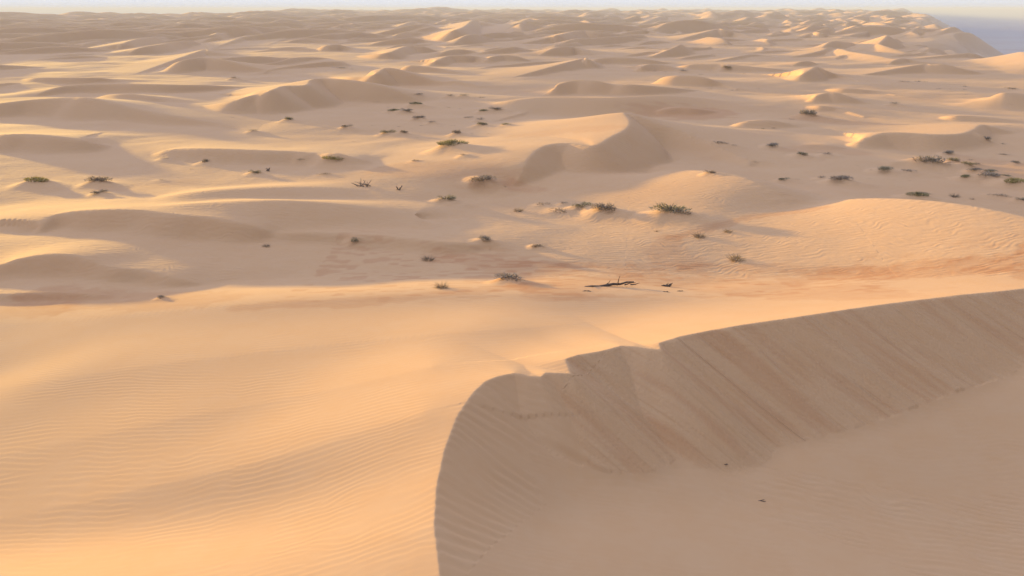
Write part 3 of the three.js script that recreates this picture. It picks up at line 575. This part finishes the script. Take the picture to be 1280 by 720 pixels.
function where(p) {
  if (p.v > 240 && p.u < 960) return ['on the flats behind the foreground dune', 'flats behind the foreground dune'];
  if (p.u < 330) return ['between the broad left-hand dunes', 'sand between the left-hand dunes'];
  if (p.u < 645) return ['in the hollow beside the peaked dune', 'scrubby hollow beside the peaked dune'];
  if (p.u < 962) return ['among low dunes behind the peaked dune', 'low dunes behind the peaked dune'];
  return p.v > 200 ? ['in the thick scrub behind the golden dune', 'thick scrub behind the golden dune'] : ['on open sand before the plateau edge', 'open sand before the plateau edge'];
}
const kindWords = {
  shrub: ['desert_shrub', 'desert shrub on a sand mound', 'small desert shrub', 'shrub', ['brown', 'grey', 'olive brown']], grass: ['grass_clump', 'grass clump on a sand mound', 'small grass clump', 'grass clump', ['yellow green', 'olive green']],
  tussock: ['grass_tussock', 'dry spiky grass tussock', 'small dry grass tussock', 'grass tussock', ['tan', 'brown']], low: ['low_scrub', 'flat sprawling scrub', 'tiny flat scrub plant', 'scrub', ['brown', 'tan']],
};
const special = {
  '47,232': 'bright yellow green bush on the sand bank beside the left-hand dunes', '566,188': 'wide yellow green grass mound beside the foot of the sunlit peaked dune', '416,204': 'wide green grass mound under the long brown slip face',
  '920,325': 'round grey dry tussock at the foot of the smooth golden dune', '836,273': 'dark shrub capping a tall sand mound beside the reddish gully', '638,354': 'dark bristly shrub just behind the rim of the foreground dune',
  '608,304': 'dark shrub crowning a pointed sand mound on the flats', '672,310': 'small grey shrub on the tip of a pointed sand mound', '1163,209': 'largest dark shrub with a pale base on the scrub flats', '603,231': 'dark domed shrub at the foot of the peaked dune', '552,360': 'low dry tussock leaning over the rim of the foreground dune',
  '535,325': 'brown dry tussock on the flats at the end of a long slip face', '203,377': 'lone grey shrub half hidden behind the foreground dune', '1267,233': 'wide olive bush at the border of the scrub flats', '758,269': 'long dark shrub draped over a mound on the flats', '1118,132': 'lone round dark shrub on open sand before the low dunes',
};
plants.forEach((p, i) => {
  const big = p.w >= 14, set = (big ? shapes : small)[p.kind], [leaf, stem] = set[i % set.length], mat = M[p.kind][i % M[p.kind].length], words = kindWords[p.kind], [site, siteGroup] = where(p);
  const name = numbered(words[0]), o = new THREE.Group();
  const a = new THREE.Mesh(leaf, mat), b = new THREE.Mesh(stem, p.kind === 'grass' ? M.tussock[0] : M.twig); a.name = 'foliage'; b.name = 'stems'; o.add(a, b);
  o.traverse(q => { q.castShadow = q.receiveShadow = true; });
  const R = rng(900 + i), s = p.size * 1.05;
  o.name = name; o.position.set(...place(p.x, p.d, 0.02 + 0.035 * p.size)); o.rotation.y = (R() - 0.5) * 0.9 + (R() < 0.5 ? Math.PI : 0); o.scale.set(s, s * (p.kind === 'tussock' ? 0.8 : p.kind === 'grass' ? 0.6 : 0.52) * (0.85 + 0.3 * R()), s);
  const key = p.u + ',' + p.v;
  if (special[key]) o.userData = { label: special[key], category: words[3] };
  else { const tint = words[4][i % words[4].length]; o.userData = { label: tint + ' ' + (big ? words[1] : words[2]) + ' ' + site, category: words[3], group: tint + (big ? ' larger ' : ' small ') + words[3] + 's, ' + siteGroup }; }
  scene.add(o);
});

// dead wood
function crooked(soup, a, b, ra, rb, R, n = 5, amp = 0.06) {
  let p = a; for (let k = 1; k <= n; k++) { const t = k / n, q = [0, 1, 2].map(i => a[i] + (b[i] - a[i]) * t + (k < n ? (R() - 0.5) * amp : 0)); soup.stick(p, q, ra + (rb - ra) * (k - 1) / n, ra + (rb - ra) * t, 6); p = q; }
}
{
  const R = rng(61), p = ground(762, 358), L = 64 * p[2] / FOCAL, log = new THREE.Group(), bole = new Soup();
  crooked(bole, [-L * 0.5, 0.02, 0.05], [L * 0.5, 0.12, -0.12], 0.075, 0.025, R, 7, 0.08);
  const part = (name, soup) => { const m = new THREE.Mesh(soup.build(), M.wood); m.name = name; m.castShadow = m.receiveShadow = true; log.add(m); };
  part('trunk', bole);
  for (const [t, x, y, z] of [[0.15, 0.1, 0.34, -0.05], [0.3, 0.35, 0.16, 0.2], [-0.1, 0.25, 0.14, -0.2], [-0.3, -0.2, 0.1, 0.25], [0.42, 0.3, 0.1, 0.1]]) { const s = new Soup(); crooked(s, [t * L, 0.05 + 0.03 * t, -0.05 * t], [t * L + x, 0.05 + y, z], 0.025, 0.008, R, 4, 0.05); part('branch', s); }
  log.name = 'fallen_branch'; log.position.set(...place(p[0], p[1], 0.03)); log.rotation.y = 0.12;
  log.userData = { label: 'long dark fallen branch lying on the sand behind the foreground dune', category: 'dead branch' }; scene.add(log);
}
[[833, 358, 17, 'knobbly dark piece of dead wood next to the fallen branch'], [833, 365, 10, 'short splinter of dead wood below the knobbly piece'], [848, 364, 12, 'thin broken stick beside the knobbly dead wood'], [733, 364, 12, 'small twig lying before the fallen branch'], [906, 580, 9, 'tiny dark twig half buried in the shaded basin'], [950, 626, 12, 'thin pale twig lying on the shaded basin floor']].forEach(([u, v, w, label], i) => {
  const p = ground(u, v); if (!p) return; const R = rng(640 + i), L = w * p[2] / FOCAL, s = new Soup();
  for (let k = 0; k < (i === 0 ? 5 : 2); k++) crooked(s, [(R() - 0.7) * L * 0.6, 0, (R() - 0.5) * L * 0.4], [(0.2 + R() * 0.4) * L, i === 0 ? 0.03 + 0.12 * R() : 0.015, (R() - 0.5) * L * 0.5], i === 0 ? 0.04 : i > 3 ? 0.008 : 0.018, 0.006, R, 4, L * 0.08);
  const m = new THREE.Mesh(s.build(), M.wood); m.name = numbered('dead_wood'); m.castShadow = m.receiveShadow = true; m.position.set(...place(p[0], p[1], 0.005)); m.userData = { label, category: 'dead wood' }; scene.add(m);
});
[[456, 233, 36, 'tangle of bare bleached branches on the sand between the dunes'], [497, 237, 13, 'small dry twig heap next to the branch tangle'], [335, 214, 12, 'small dark forked twig heap on the sandy bank']].forEach(([u, v, w, label], i) => {
  const p = ground(u, v); if (!p) return; const R = rng(680 + i), L = w * p[2] / FOCAL, o = new THREE.Group();
  for (let k = 0; k < (i ? 6 : 11); k++) { const s = new Soup(), a = R() * 6.28, x = (R() - 0.5) * L * 0.5; crooked(s, [x, 0, (R() - 0.5) * 0.3], [x + Math.cos(a) * L * 0.35, 0.05 + (0.1 + 0.3 * R()) * Math.min(1, L), Math.sin(a) * L * 0.25], 0.03, 0.009, R, 4, 0.12); const m = new THREE.Mesh(s.build(), M.twig); m.name = 'branch'; m.castShadow = m.receiveShadow = true; o.add(m); }
  o.name = numbered('branch_heap'); o.position.set(...place(p[0], p[1])); o.userData = { label, category: 'dead branches' }; scene.add(o);
});

renderer.render(scene, camera);
